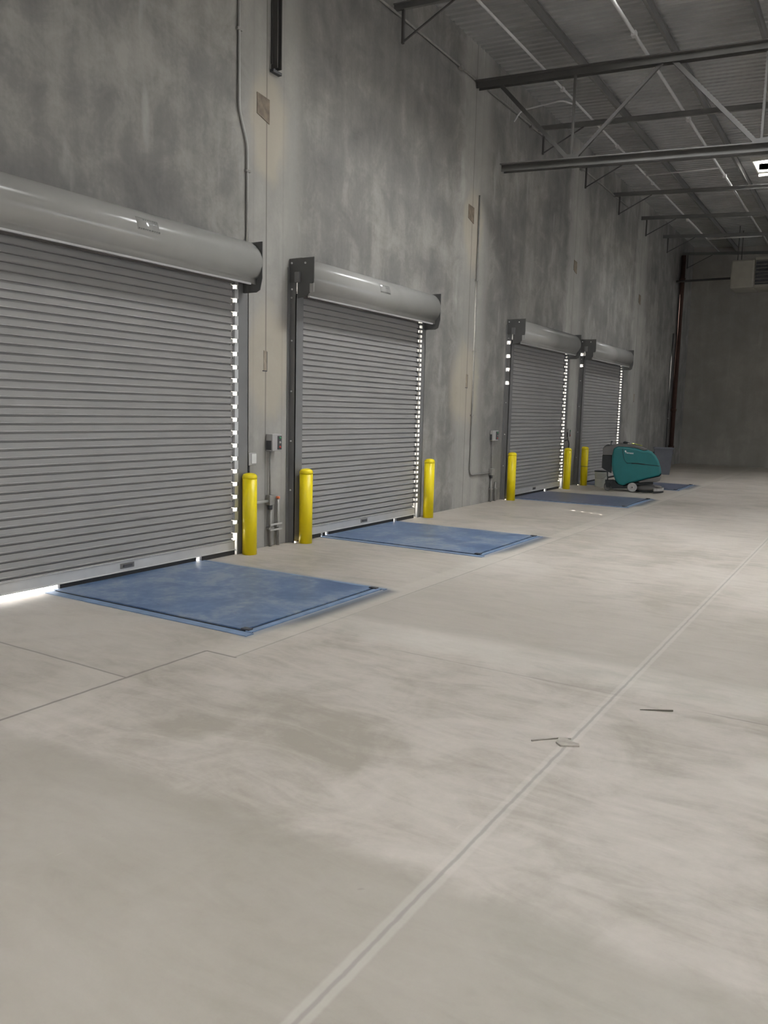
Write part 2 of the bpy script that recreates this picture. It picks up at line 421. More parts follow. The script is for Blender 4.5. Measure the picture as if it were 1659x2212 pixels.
for d in DOORS:
    yy = d['b'] + d['gap'] + d['fl'] - 0.02  # unseen fins added to stop sun leaking through the far door gaps
    tag(MB().box(-7.6, XO - 0.001, yy, yy + 0.25, -1.2, 5.4).build('added_sun_fin', M['apron']), 'added pale fin blocking the sun outside the %s dock door' % d['label'], 'added sun fin', 'added sun fins outside the doors')

# roof deck: ribbed steel, flutes across the building, with openings for the skylights
SKY = []
for sx in (-2.97, 3.9, 10.8):
    for sy in (-3.0, 8.6, 20.2):
        SKY.append((sx, sx + 1.35, sy, sy + (2.4 if sy < 20 else 1.25)))
xs = sorted({XO, XFLAT, RX + 0.2} | {v for s_ in SKY for v in s_[:2]})
P_ = 0.16
bm = bmesh.new()
n = int((YF + 0.2 - (YB - 0.2)) / P_) + 1
def inside(xm, ym): return any(s_[0] < xm < s_[1] and s_[2] < ym < s_[3] for s_ in SKY)
for x0, x1 in zip(xs, xs[1:]):
    for i in range(n):
        y = YB - 0.2 + i * P_
        if inside((x0 + x1) / 2, y + P_ / 2): continue
        prof = ((0, 0), (0.075, 0), (0.095, 0.035), (0.14, 0.035), (P_, 0))
        A = [bm.verts.new((x0, y + py, cz(x0) + pz)) for py, pz in prof]
        B = [bm.verts.new((x1, y + py, cz(x1) + pz)) for py, pz in prof]
        for k in range(4): bm.faces.new((A[k], B[k], B[k + 1], A[k + 1]))
bmesh.ops.remove_doubles(bm, verts=bm.verts, dist=0.0005)
me = bpy.data.meshes.new('ceiling'); bm.to_mesh(me); bm.free(); me.materials.append(M['deck'])
ceil = bpy.data.objects.new('ceiling', me); COL.objects.link(ceil); structure(ceil)
md = ceil.modifiers.new('solid', 'SOLIDIFY'); md.thickness = 0.02; md.offset = 1
# roof insulation slab above the deck keeps daylight out
ins = MB()
for x0, x1 in zip(xs, xs[1:]):
    yy = YB - 0.2
    cuts = sorted([s_ for s_ in SKY if s_[0] < (x0 + x1) / 2 < s_[1]], key=lambda t: t[2])
    for s_ in cuts + [(0, 0, YF + 0.2, 0)]:
        q = [(x0, cz(x0) + 0.06), (x1, cz(x1) + 0.06), (x1, cz(x1) + 0.2), (x0, cz(x0) + 0.2)]
        ins.prism(q, yy, s_[2]); yy = s_[3]
structure(ins.build('roof', M['steel']))
k = 0
for (x0, x1, y0, y1) in SKY:
    k += 1
    t = empty('skylight', ((x0 + x1) / 2, (y0 + y1) / 2, cz((x0 + x1) / 2)))
    zt = cz((x0 + x1) / 2) + 0.62
    f = MB(); zb0, zb1 = cz(x0) - 0.01, cz(x1) - 0.01
    f.box(x0 - 0.03, x0, y0 - 0.03, y1 + 0.03, zb0, zt); f.box(x1, x1 + 0.03, y0 - 0.03, y1 + 0.03, zb1, zt)
    f.box(x0, x1, y0 - 0.03, y0, min(zb0, zb1), zt); f.box(x0, x1, y1, y1 + 0.03, min(zb0, zb1), zt)
    f.build('curb', M['curb'], t)
    MB().box(x0 - 0.03, x1 + 0.03, y0 - 0.03, y1 + 0.03, zt, zt + 0.03).build('lens', M['lens'], t)
    b2 = MB(); b2.bar((x0, y0, cz(x0) + 0.2), (x1, y1, cz(x1) + 0.2), 0.03); b2.bar((x0, y1, cz(x0) + 0.2), (x1, y0, cz(x1) + 0.2), 0.03)
    b2.build('guard_bar', M['steel'], t)
    if (x0, y0) == SKY[2][0:3:2]: lb = 'bright skylight with crossed bars at the right edge of the roof'
    else: lb = ['small roof skylight with white lens'][0] + ' in row %s, %s along' % ({-2.97: 'nearest the dock doors', 3.9: 'in the middle of the hall', 10.8: 'farthest from the doors'}[x0], {-3.0: 'first', 8.6: 'second', 20.2: 'third'}[y0])
    tag(t, lb, 'skylight', 'roof skylights')

# ---------------------------------------------------------------- roof steel
def joist_z(x): return 7.0 - SLOPE * (min(x, XFLAT) - WX)
TY = 12.66
t = empty('roof_truss', (WX, TY, 5.6))
def sl(x, z0): return z0 - SLOPE * (min(x, XFLAT) - WX)
for nm, z0, xa, hh in (('top_chord', 7.0, WX + 0.02, 0.105), ('bottom_chord', 5.66, -5.62, 0.11)):
    c_ = MB()
    for dy in (-0.055, 0.055):
        c_.bar((xa, TY + dy, sl(xa, z0) - 0.02), (XFLAT, TY + dy, sl(XFLAT, z0) - 0.02), 0.018, hh)
        c_.bar((xa, TY + dy * 1.6, sl(xa, z0) + hh / 2 - 0.03), (XFLAT, TY + dy * 1.6, sl(XFLAT, z0) + hh / 2 - 0.03), 0.09, 0.016)
        c_.bar((XFLAT, TY + dy, sl(XFLAT, z0) - 0.02), (RX, TY + dy, sl(XFLAT, z0) - 0.02), 0.018, hh)
    c_.build(nm, M['steel'] if nm == 'top_chord' else M['steel_light'], t)
bx = [-4.47 + 2.72 * i for i in range(9)]
for i, xb in enumerate(bx):
    if xb > RX: break
    zb = sl(xb, 5.66); zt_ = lambda x: sl(x, 6.95)
    MB().bar((xb, TY, zb), (max(xb - 1.25, -5.75), TY, zt_(max(xb - 1.25, -5.75))), 0.055, 0.06).build('web_diagonal', M['steel'], t)
    MB().bar((xb, TY, zb), (xb + 1.3, TY, zt_(xb + 1.3)), 0.045, 0.05).build('web_diagonal', M['steel'], t)
    MB().bar((xb, TY, zb), (xb, TY, zt_(xb)), 0.035, 0.035).build('web_vertical', M['steel'], t)
    MB().box(xb - 0.12, xb + 0.12, TY - 0.02, TY + 0.02, zb - 0.08, zb + 0.12).build('gusset_plate', M['steel'], t)
tag(t, 'deep steel roof truss with long bottom chord and V-shaped webs at the dock wall', 'roof truss')
for i, (yy, lb) in enumerate(((9.98, 'dark roof beam bearing on the dock wall between the second door and the roof truss front'),
        (15.32, 'thin dark roof beam just behind the deep truss'), (17.95, 'thin dark roof beam second behind the deep truss'),
        (20.6, 'thin dark roof beam over the far pair of doors'), (23.3, 'thin dark roof beam past the farthest door'),
        (25.9, 'thin dark roof beam second from the end wall'), (28.85, 'thin dark roof beam nearest the end wall'))):
    j = empty('roof_beam', (WX, yy, 7.0))
    c_ = MB()
    for (xa, xb) in ((WX + 0.01, XFLAT), (XFLAT, RX)):
        za, zb = sl(xa, 7.0), sl(xb, 7.0)
        c_.bar((xa, yy, za + 0.05), (xb, yy, zb + 0.05), 0.05, 0.012); c_.bar((xa, yy, za + 0.13), (xb, yy, zb + 0.13), 0.05, 0.012); c_.bar((xa, yy, za + 0.09), (xb, yy, zb + 0.09), 0.010, 0.08)
    c_.build('beam_web', M['beam'], j)
    MB().bar((-5.98, yy, 7.03), (-5.98, yy, 6.60), 0.035, 0.035).build('brace', M['steel'], j)
    MB().bar((-5.98, yy, 6.62), (-5.2, yy, 6.99), 0.02, 0.02).build('brace', M['steel'], j)
    tag(j, lb, 'roof beam', 'thin roof beams across the hall')
for (px, lb) in ((-4.72, 'slim roof purlin closest to the dock wall'), (-3.24, 'slim roof purlin second from the dock wall'), (-1.95, 'slim roof purlin crossing the near edge of the skylights'),
                 (-0.35, 'slim roof purlin fourth from the dock wall'), (1.3, 'slim roof purlin fifth from the dock wall')):
    z = cz(px)
    p_ = MB(); z1 = z - 0.03
    p_.bar((px, YB, z1), (px, YF, z1), 0.05, 0.014); p_.bar((px, YB, z1 - 0.14), (px, YF, z1 - 0.14), 0.045, 0.014); p_.bar((px, YB, z1 - 0.07), (px, YF, z1 - 0.07), 0.010, 0.13)
    tag(p_.build('roof_purlin', M['beam']), lb, 'roof purlin', 'purlins running the length of the roof')

def pipe(name, pts, r, mat, label, cat='pipe', group=None, clamps=(), parent=None, coupl=()):
    t = empty(name, pts[0])
    MB().tube(pts, r, 10).build('tube', mat, t)
    for c in clamps:
        (x, y, z), horizontal = c
        q = MB()
        if horizontal: q.box(x - r * 1.2, x + r * 1.3, y - 0.012, y + 0.012, z - r * 2.2, z + r * 2.2)
        else: q.box(x - r * 1.2, x + r * 1.3, y - r * 2.6, y + r * 2.6, z - 0.012, z + 0.012)
        q.build('clamp', M['galvd'], t)
    for (x, y, z) in coupl:
        MB().box(x - r * 1.5, x + r * 1.5, y - 0.05, y + 0.05, z - r * 1.5, z + r * 1.5, 0.004).build('coupling', mat, t)
    return tag(t, label, cat, group)
def arc_pts(pts, rad=0.1, n=5):
    pts = [Vector(p) for p in pts]; out = [pts[0]]
    for a, b, c in zip(pts, pts[1:], pts[2:]):
        u = (a - b).normalized(); v = (c - b).normalized()
        s0, s1 = b + u * rad, b + v * rad
        for i in range(n + 1):
            t = i / n; out.append(s0.lerp(b, t).lerp(b.lerp(s1, t), t))
    out.append(pts[-1]); return out
pipe('wall_conduit', [(WX + 0.03, 2.0, 7.01), (WX + 0.03, 22.0, 7.07)], 0.018, M['galvd'], 'thin pale conduit running high along the dock wall just under the roof', 'conduit',
     coupl=[(WX + 0.03, y, 7.03) for y in (6, 9, 12, 15, 18)])
LX2, LX3 = -5.05, -3.47
pipe('sprinkler_pipe', [(LX2, YB + 0.3, 7.06), (LX2, YF - 1.2, 7.12)], 0.019, M['white'], 'long white sprinkler pipe nearest the dock wall, running under the roof', 'sprinkler pipe', 'long sprinkler pipes under the roof',
     coupl=[(LX2, y, 7.085) for y in (3, 6.4, 10, 13.7, 17, 20, 24)])
pipe('sprinkler_pipe', [(LX3, YB + 0.3, 7.02), (LX3, YF - 1.2, 7.08)], 0.024, M['white'], 'long white sprinkler pipe farther from the dock wall, running under the roof', 'sprinkler pipe', 'long sprinkler pipes under the roof',
     coupl=[(LX3, y, 7.05) for y in (4, 8, 12.2, 16, 20, 24)])
pipe('branch_pipe', arc_pts([(LX2 - 0.03, 14.36, 7.06), (LX2 - 0.15, 14.1, 7.06), (-5.95, 14.1, 7.02), (-6.08, 14.1, 6.85)], 0.08), 0.014, M['white'], 'short thin branch pipe from the first sprinkler pipe to the dock wall', 'branch pipe')
pipe('branch_pipe', [(LX2 + 0.02, 19.3, 7.09), (LX3 - 0.02, 19.3, 7.05)], 0.016, M['white'], 'thin branch pipe joining the two sprinkler pipes beyond the deep truss', 'branch pipe', 'cross pipes between the two sprinkler pipes')
pipe('branch_pipe', [(LX2 + 0.02, 26.9, 7.11), (LX3 - 0.02, 26.9, 7.07)], 0.02, M['white'], 'thin branch pipe joining the two sprinkler pipes nearest the end wall', 'branch pipe', 'cross pipes between the two sprinkler pipes')

# ---------------------------------------------------------------- roll-up doors
PITCH = 0.0711
CX = -6.075                    # curtain front face
FX = -6.045                    # guide front face
HC, HR = (-5.995, 3.185), 0.222
def door(i, d):
    a, b, gap, fl = d['a'], d['b'], d['gap'], d['fl']
    t = empty('door_%d' % i, (CX, (a + b) / 2, 0)); t['kind'] = 'structure'
    t['label'] = d['desc']
    # curtain
    zt, zb = 3.30, 0.165
    pts = [(CX, zt)]; z = zt
    while z - PITCH > zb:
        pts += [(CX + 0.001, z - 0.044), (CX + 0.009, z - 0.047), (CX + 0.011, z - 0.051), (CX - 0.022, z - 0.052), (CX - 0.022, z - 0.0705), (CX, z - PITCH)]
        z -= PITCH
    pts += [(CX, zb - 0.01)]
    full = pts + [(CX - 0.032, zb - 0.01), (CX - 0.032, zt)]
    MB().prism(full, a + 0.04, b, 'XZ').build('curtain', M['slat'], t)
    # bottom bar
    bb = MB().prism([(CX - 0.03, 0.055), (CX + 0.028, 0.055), (CX + 0.028, 0.060), (CX + 0.012, 0.064), (CX + 0.012, 0.150), (CX + 0.020, 0.156), (CX + 0.020, 0.163), (CX - 0.03, 0.163)], a + 0.04, b + 0.02, 'XZ')
    bo = bb.build('bottom_bar', M['bar'], t)
    yc = d.get('lock', (a + b) / 2)
    MB().box(CX + 0.011, CX + 0.016, yc - 0.085, yc + 0.085, 0.085, 0.135, 0.003).build('lock_plate', M['greyp'], bo)
    MB().box(CX + 0.014, CX + 0.026, yc - 0.05, yc + 0.055, 0.10, 0.122, 0.003).build('lock_handle', M['boxd'], bo)
    for (s0, s1) in d['seal']:
        MB().box(CX - 0.02, CX + 0.012, s0, s1, 0.002, 0.057).build('bottom_seal', M['rubber'], t)
    # end locks bridging the gap on the far edge
    el = MB(); z = zt - PITCH; kk = 0
    while z > 0.18:
        if i == 1:
            if kk % 2 == 0: el.box(CX - 0.02, FX + 0.001, b, b + gap + 0.01, z + 0.006, z + 0.104)
            else:
                for q in (0.0, 0.024): el.box(CX - 0.012, CX - 0.002, b, b + gap + 0.03, z + 0.012 + q - 0.02, z + 0.018 + q - 0.02)
        else:
            el.box(CX - 0.03, FX + 0.001, b, b + gap + 0.01, z - 0.008, z + (0.018 if kk % 2 else 0.022))
            if kk % 2: el.box(CX - 0.03, CX - 0.004, b, b + gap * 0.5, z, z + 0.065)
        z -= PITCH; kk += 1
    el.build('end_lock', M['lock'] if i == 1 else M['guide'], t)
    # far guide: flange beside the gap and its return to the wall
    f0 = b + gap; f1 = f0 + fl
    g2 = MB().box(FX - 0.012, FX - 0.002, f0, f1, 0, 3.12).box(WX + 0.001, FX - 0.002, f1 - 0.012, f1, 0, 3.12).box(WX + 0.001, WX + 0.008, f1, f1 + 0.05, 0, 3.12)
    g2.build('guide_rail', M['guide'] if i > 1 else M['guide'], t)
    # near guide: side plate (seen dark), front flange; two slots let the sun through
    y0 = a - 0.03; y1 = a + 0.115
    holes = d.get('holes', [])
    gd = MB(); zc = 0.0
    hx0, hx1 = -6.130, -6.056
    for hz in holes:
        gd.box(WX + 0.001, FX, y0, y0 + 0.008, zc, hz - 0.030)
        gd.box(WX + 0.001, hx0, y0, y0 + 0.008, hz - 0.030, hz + 0.030); gd.box(hx1, FX, y0, y0 + 0.008, hz - 0.030, hz + 0.030)
        zc = hz + 0.030
    gd.box(WX + 0.001, FX, y0, y0 + 0.008, zc, 3.36)
    gd.box(FX - 0.010, FX, y0, y1, 0.02, 3.0).box(WX + 0.001, WX + 0.008, y0 - 0.05, y0, 0, 3.30)
    go = gd.build('guide_rail', M['guide'], t)
    for bz in (3.05, 2.45, 1.85, 1.25, 0.65):
        MB().lathe([(0, -0.012), (0.011, -0.010), (0.011, 0)], (WX + 0.035, y0, bz), 10, 'Y').build('bolt', M['lock'], go)
    # hood
    hy0, hy1 = y0 - 0.005, b + 0.13
    pr = [(WX + 0.002, HC[1] + HR - 0.005)]
    for q in range(25):
        an = math.radians(95 - q * (95 + 52) / 24)
        pr.append((HC[0] + HR * math.cos(an), HC[1] + HR * math.sin(an)))
    pr.append((pr[-1][0] - 0.004, 2.955)); lip = pr[-1]
    ho = MB().sheet(pr, hy0, hy1, 'XZ', smooth=True).build('hood', M['hood'], t, solid=0.004)
    MB().box(lip[0] - 0.006, lip[0] + 0.020, hy0, hy1 - 0.10, lip[1] - 0.012, lip[1] + 0.006).build('hood_lip', M['bar'], ho)
    # rolled curtain behind the hood
    MB().lathe([(0, 0), (0.165, 0), (0.165, hy1 - hy0 - 0.08), (0, hy1 - hy0 - 0.08)], (HC[0], hy0 + 0.04, HC[1] + 0.0), 24, 'Y').build('curtain_roll', M['guide'], t)
    # end brackets
    X1 = -5.775
    def bracket(y, far):
        out = [(WX + 0.001, 3.40), (X1, 3.40), (X1, 3.12), (X1 - 0.05, 3.10), (X1 - 0.06, 3.0), (X1 - 0.12, 2.955), (FX + 0.03, 2.94), (FX + 0.03, 3.13), (WX + 0.001, 3.13)]
        if far: out = [(WX + 0.001, 3.40), (X1, 3.40), (X1, 3.02), (X1 - 0.03, 2.90), (X1 - 0.08, 2.875), (WX + 0.12, 2.875), (WX + 0.001, 2.90)]
        bo_ = MB().prism(out, y, y + 0.008, 'XZ').build('end_bracket', M['bracket'], t)
        s_ = -1 if not far else 1
        ys_ = y if not far else y + 0.008
        MB().box(-6.04, -5.97, min(ys_, ys_ + s_ * 0.03), max(ys_, ys_ + s_ * 0.03), 3.12, 3.24, 0.004).build('bearing', M['guide'], bo_)
        if not far: MB().box(X1 - 0.055, X1 + 0.006, y - 0.010, y, 3.00, 3.10, 0.003).build('hood_clip', M['boxg'], bo_)
        if not far:
            for (xx, zz) in ((-6.10, 3.35), (-6.10, 2.95), (-5.9, 3.34)):
                MB().lathe([(0, -0.01), (0.012, -0.008), (0.012, 0)], (xx, y, zz), 10, 'Y').build('bolt', M['lock'], bo_)
    bracket(hy0 - 0.010, False); bracket(hy1, True)
    if d.get('sticker'):
        sy = d['sticker']
        def patch(a0, a1, ya, yb, rr, name, mat, par):
            pp = []
            for q in range(7):
                an = math.radians(a0 + (a1 - a0) * q / 6); pp.append((HC[0] + rr * math.cos(an), HC[1] + rr * math.sin(an)))
            return MB().sheet(pp, ya, yb, 'XZ', smooth=True).build(name, mat, par, solid=0.0006)
        st = patch(2, 33, sy - 0.13, sy + 0.13, HR + 0.003, 'warning_label', M['sticker'], ho)
        ink = MB()
        for row, (an0, an1, x0, x1) in enumerate(((27, 30, -0.05, 0.12), (4, 7, -0.12, 0.12), (20, 22.5, 0.02, 0.10))):
            yv = sy + x0
            while yv < sy + x1:
                wv = random.uniform(0.012, 0.03)
                pp = [(HC[0] + (HR + 0.0045) * math.cos(math.radians(an)), HC[1] + (HR + 0.0045) * math.sin(math.radians(an))) for an in (an0, (an0 + an1) / 2, an1)]
                ink.sheet(pp, yv, yv + wv, 'XZ'); yv += wv + 0.008
        ink.build('label_print', M['ink'], st if st.parent else ho)
    return t
DESC = ['grey roll-up dock door at the left edge, widest in view', 'grey roll-up dock door between the second and third yellow bollards',
        'grey roll-up dock door between the fourth and fifth yellow bollards', 'grey roll-up dock door behind the teal floor scrubber']
DOORS[0].update(seal=[(4.45, 6.12), (6.20, 6.72)], sticker=5.26, lock=5.2)
DOORS[1].update(seal=[(7.85, 8.36), (8.40, 8.46), (8.52, 10.19), (10.27, 10.8)], sticker=9.35, lock=9.38, holes=[])
DOORS[2].update(seal=[(14.42, 14.60), (14.70, 16.50), (16.62, 17.44)], sticker=None, lock=15.9, holes=[2.22, 2.47, 2.72, 2.97])
DOORS[3].update(seal=[(18.8, 21.88)], lock=20.4, holes=[2.80, 3.06])
for i, d in enumerate(DOORS):
    d['desc'] = DESC[i]; door(i + 1, d)

# ---------------------------------------------------------------- dock levelers
LEV = [(4.385, 6.20, 'blue steel dock leveler in the floor at the nearest door'), (8.42, 10.24, 'blue steel dock leveler in front of the second door, with a vertical sheen'),
       (14.70, 16.52, 'blue dock leveler with reflection-darkened colour in front of the third door, past the sun dashes'), (19.02, 20.83, 'blue dock leveler with reflection-darkened colour beyond the floor scrubber')]
for (y0, y1, lb) in LEV:
    x0, x1 = -6.10, -3.80
    t = empty('dock_leveler', ((x0 + x1) / 2, (y0 + y1) / 2, 0))
    MB().box(x0, x1 - 0.085, y0 + 0.026, y1 - 0.026, 0.001, 0.014, 0.003).build('deck_plate', M['blue'] if y0 < 10 else M['slate'], t)  # 'slate' is the deck blue with dark grazing reflection painted in
    MB().box(x1 - 0.055, x1, y0, y1, 0.001, 0.012, 0.002).build('hinge_plate', M['bluef'], t)
    gp = MB().box(x0, x1, y0 - 0.002, y0 + 0.026, 0.0005, 0.004).box(x0, x1, y1 - 0.026, y1 + 0.002, 0.0005, 0.004).box(x1 - 0.085, x1 - 0.052, y0, y1, 0.0005, 0.004)
    gp.build('clearance_gap', M['dark'], t)
    MB().box(x0, x1 + 0.03, y0 - 0.085, y0 - 0.003, 0.0005, 0.006).build('pit_curb_angle', M['bluef'], t)
    MB().box(x0, x1 + 0.03, y1 + 0.003, y1 + 0.05, 0.0005, 0.006).build('pit_curb_angle', M['bluef'], t)
    for yy in (y0 + 0.01, y1 - 0.05):
        MB().box(x1 - 0.11, x1 - 0.03, yy, yy + 0.05, 0.010, 0.022, 0.004).build('corner_stop', M['boxd'], t)
    tag(t, lb, 'dock leveler', 'dock levelers in front of the doors')

# ---------------------------------------------------------------- bollards
BOL = [(-5.955, 6.845, 'yellow bollard between the nearest door and the second door, left one'), (-5.935, 7.86, 'yellow bollard at the near side of the second door'),
       (-5.93, 11.02, 'yellow bollard at the far side of the second door, alone by bare wall'), (-5.93, 14.33, 'yellow bollard at the near side of the third door'),
       (-5.90, 17.45, 'yellow bollard at the far side of the third door, under a dangling black cable'), (-5.90, 18.68, 'yellow bollard with a thin dark line round its middle, by the floor scrubber')]
def bollard(): 
    t = empty('bollard', (0, 0, 0))
    MB().lathe([(0, 0), (0.081, 0), (0.081, 0.862), (0, 0.862)], seg=40).build('sleeve', M['yellow'], t)
    MB().lathe([(0.0, 0.855), (0.083, 0.855), (0.0835, 0.872), (0.080, 0.890), (0.068, 0.905), (0.045, 0.915), (0.02, 0.919), (0, 0.920)], seg=40).build('domed_cap', M['yellow'], t)
    return t
b0 = bollard()
for i, (x, y, lb) in enumerate(BOL):
    o = b0 if i == 0 else copy_tree(b0)
    o.location = (x, y, 0); tag(o, lb, 'bollard', 'yellow bollards beside the dock doors')
    if i == 5:
        MB().lathe([(0.0812, 0.45), (0.083, 0.451), (0.083, 0.459), (0.0812, 0.46)], seg=30).build('cable_tie', M['boxd'], o, loc=(0, 0, 0))

# ---------------------------------------------------------------- things on the dock wall
WF = WX
def wall_box(name, y0, y1, z0, z1, dep, mat): return MB().box(WF + 0.001, WF + dep, y0, y1, z0, z1, 0.004)
def control(y, z, lb, w_=0.17, h_=0.2, dep=0.10, grp=None):
    t = empty('door_control', (WF, y, z))
    MB().box(WF + 0.001, WF + dep, y, y + w_, z, z + h_, 0.006).build('housing', M['boxg'], t)
    MB().box(WF + 0.012, WF + dep - 0.015, y - 0.008, y + 0.002, z + 0.015, z + h_ * 0.62, 0.002).build('side_bracket', M['boxd'], t)
    pn = MB().box(WF + dep - 0.002, WF + dep + 0.008, y + w_ * 0.55, y + w_ * 0.97, z + 0.02, z + h_ - 0.02, 0.003).build('button_panel', M['boxd'], t)
    for kk, mm in enumerate(('green', 'greyl', 'red')):
        MB().lathe([(0, 0.008), (0.012, 0.008), (0.014, 0)], (WF + dep + 0.008, y + w_ * 0.76, z + h_ * (0.78 - 0.27 * kk)), 14, 'X').build('button', M[mm], pn)
    return tag(t, lb, 'door control', grp)
control(7.34, 1.14, 'grey push-button door control between the nearest and second doors', grp='door control boxes')
control(13.72, 1.14, 'small grey door control beside the third door', 0.26, 0.19, 0.06, grp='door control boxes')
control(18.0, 1.13, 'small dark door control between the far pair of doors', 0.11, 0.2, 0.05, grp='door control boxes')
t = empty('switch_box', (WF, 7.0, 1.0))
MB().box(WF + 0.001, WF + 0.075, 6.955, 7.085, 0.99, 1.13, 0.005).build('housing', M['boxg'], t)
MB().box(WF + 0.074, WF + 0.082, 7.00, 7.078, 1.01, 1.12, 0.002).build('cover', M['paleface'], t)
MB().tube([(WF + 0.03, 6.99, 0.99), (WF + 0.03, 6.99, 0.90)], 0.022, 12).build('fitting', M['boxd'], t)
tag(t, 'small grey switch box with pale cover above the first yellow bollard', 'switch box')
pipe('conduit', [(WF + 0.012, 6.985, 1.13), (WF + 0.012, 6.985, 3.0)], 0.009, M['boxd'], 'thin dark conduit from the switch box up to the nearest door hood', 'conduit')
pipe('conduit', [(WF + 0.012, 6.985, 0.0), (WF + 0.012, 6.985, 0.90)], 0.011, M['boxd'], 'thin dark conduit behind the first yellow bollard, below the switch box', 'conduit')
pipe('conduit', arc_pts([(WF + 0.02, 6.85, 7.5), (WF + 0.02, 6.85, 4.80), (WF + 0.02, 6.985, 4.47), (WF + 0.02, 6.985, 3.43)], 0.08), 0.014, M['galv'],
     'pale conduit with a kink dropping from the roof to the nearest door hood', 'conduit', clamps=[((WF + 0.02, 6.985, 4.2), False), ((WF + 0.02, 6.85, 5.6), False)])
# group between doors one and two
pipe('conduit', [(WF + 0.03, 7.385, 1.14), (WF + 0.03, 7.385, 0.60)], 0.012, M['galvd'], 'thin conduit hanging from the push-button control to the junction fitting', 'conduit')
t = empty('junction_box', (WF, 7.385, 0.5))
MB().box(WF + 0.001, WF + 0.07, 7.34, 7.43, 0.50, 0.62, 0.006).build('housing', M['galvd'], t)
MB().lathe([(0, 0), (0.028, 0), (0.028, 0.06), (0, 0.06)], (WF + 0.035, 7.385, 0.445), 12, 'Z').build('hub', M['boxd'], t)
tag(t, 'small junction box low on the wall right of the first bollard', 'junction box', 'low junction boxes on the dock wall')
pipe('conduit', [(WF + 0.035, 6.99, 0.545), (WF + 0.035, 7.34, 0.55)], 0.017, M['galv'], 'short horizontal conduit from behind the first bollard to the junction box', 'conduit')
pipe('conduit', [(WF + 0.035, 7.385, 0.0), (WF + 0.035, 7.385, 0.45)], 0.019, M['galvd'], 'conduit from the floor up to the junction box near the first bollard', 'conduit', clamps=[((WF + 0.035, 7.385, 0.22), False)])
t = pipe('conduit', [(WF + 0.035, 7.53, 0.0), (WF + 0.035, 7.53, 0.57)], 0.019, M['galvd'], 'capped conduit stub with an orange top beside the second door', 'conduit', clamps=[((WF + 0.035, 7.53, 0.24), False)])
MB().lathe([(0, 0), (0.024, 0), (0.024, 0.025), (0, 0.03)], (WF + 0.035, 7.53, 0.565), 14).build('cap', M['orange'], t)
t = empty('conduit_strap', (WF, 7.38, 0.2))
MB().box(WF + 0.052, WF + 0.064, 7.36, 7.58, 0.255, 0.275).box(WF + 0.052, WF + 0.064, 7.36, 7.58, 0.19, 0.21).build('rail', M['galv'], t)
tag(t, 'double strut rail strapping the two floor conduits beside the second door', 'strut rail')
# group left of door three
pipe('conduit', arc_pts([(WF + 0.02, 12.88, 5.3), (WF + 0.02, 12.88, 0.545), (WF + 0.02, 13.72, 0.545)], 0.11), 0.014, M['galvd'],
     'long pale conduit coming down the wall and bending toward the third door', 'conduit', clamps=[((WF + 0.02, 12.88, z), False) for z in (1.6, 2.7, 3.9)])
pipe('conduit', arc_pts([(WF + 0.03, 13.80, 1.14), (WF + 0.03, 13.78, 0.85), (WF + 0.03, 13.80, 0.60)], 0.05), 0.010, M['galvd'], 'thin conduit under the small control beside the third door', 'conduit')
t = empty('junction_box', (WF, 13.80, 0.5))
MB().box(WF + 0.001, WF + 0.07, 13.73, 13.86, 0.50, 0.62, 0.006).build('housing', M['galvd'], t)
MB().lathe([(0, 0), (0.028, 0), (0.028, 0.06), (0, 0.06)], (WF + 0.035, 13.78, 0.445), 12, 'Z').build('hub', M['boxd'], t)
tag(t, 'small junction box low on the wall left of the third door', 'junction box', 'low junction boxes on the dock wall')
pipe('conduit', [(WF + 0.035, 13.78, 0.0), (WF + 0.035, 13.78, 0.45)], 0.019, M['galvd'], 'conduit from the floor up to the junction box left of the third door', 'conduit', clamps=[((WF + 0.035, 13.78, 0.24), False)])
t = pipe('conduit', [(WF + 0.035, 13.98, 0.0), (WF + 0.035, 13.98, 0.36)], 0.019, M['galvd'], 'short conduit stub beside the near guide of the third door', 'conduit', clamps=[((WF + 0.035, 13.98, 0.24), False)])
# between doors three and four
pipe('conduit', [(WF + 0.02, 18.06, 0.0), (WF + 0.02, 18.06, 1.13)], 0.014, M['galvd'], 'thin conduit under the control between the far pair of doors', 'conduit')
pipe('cable', arc_pts([(WF + 0.10, 17.60, 1.07), (WF + 0.12, 17.78, 1.09), (WF + 0.08, 17.97, 0.98), (WF + 0.04, 18.03, 0.70)], 0.06), 0.011, M['rubber'], 'black cable arching from the third door edge above the fifth bollard', 'cable')
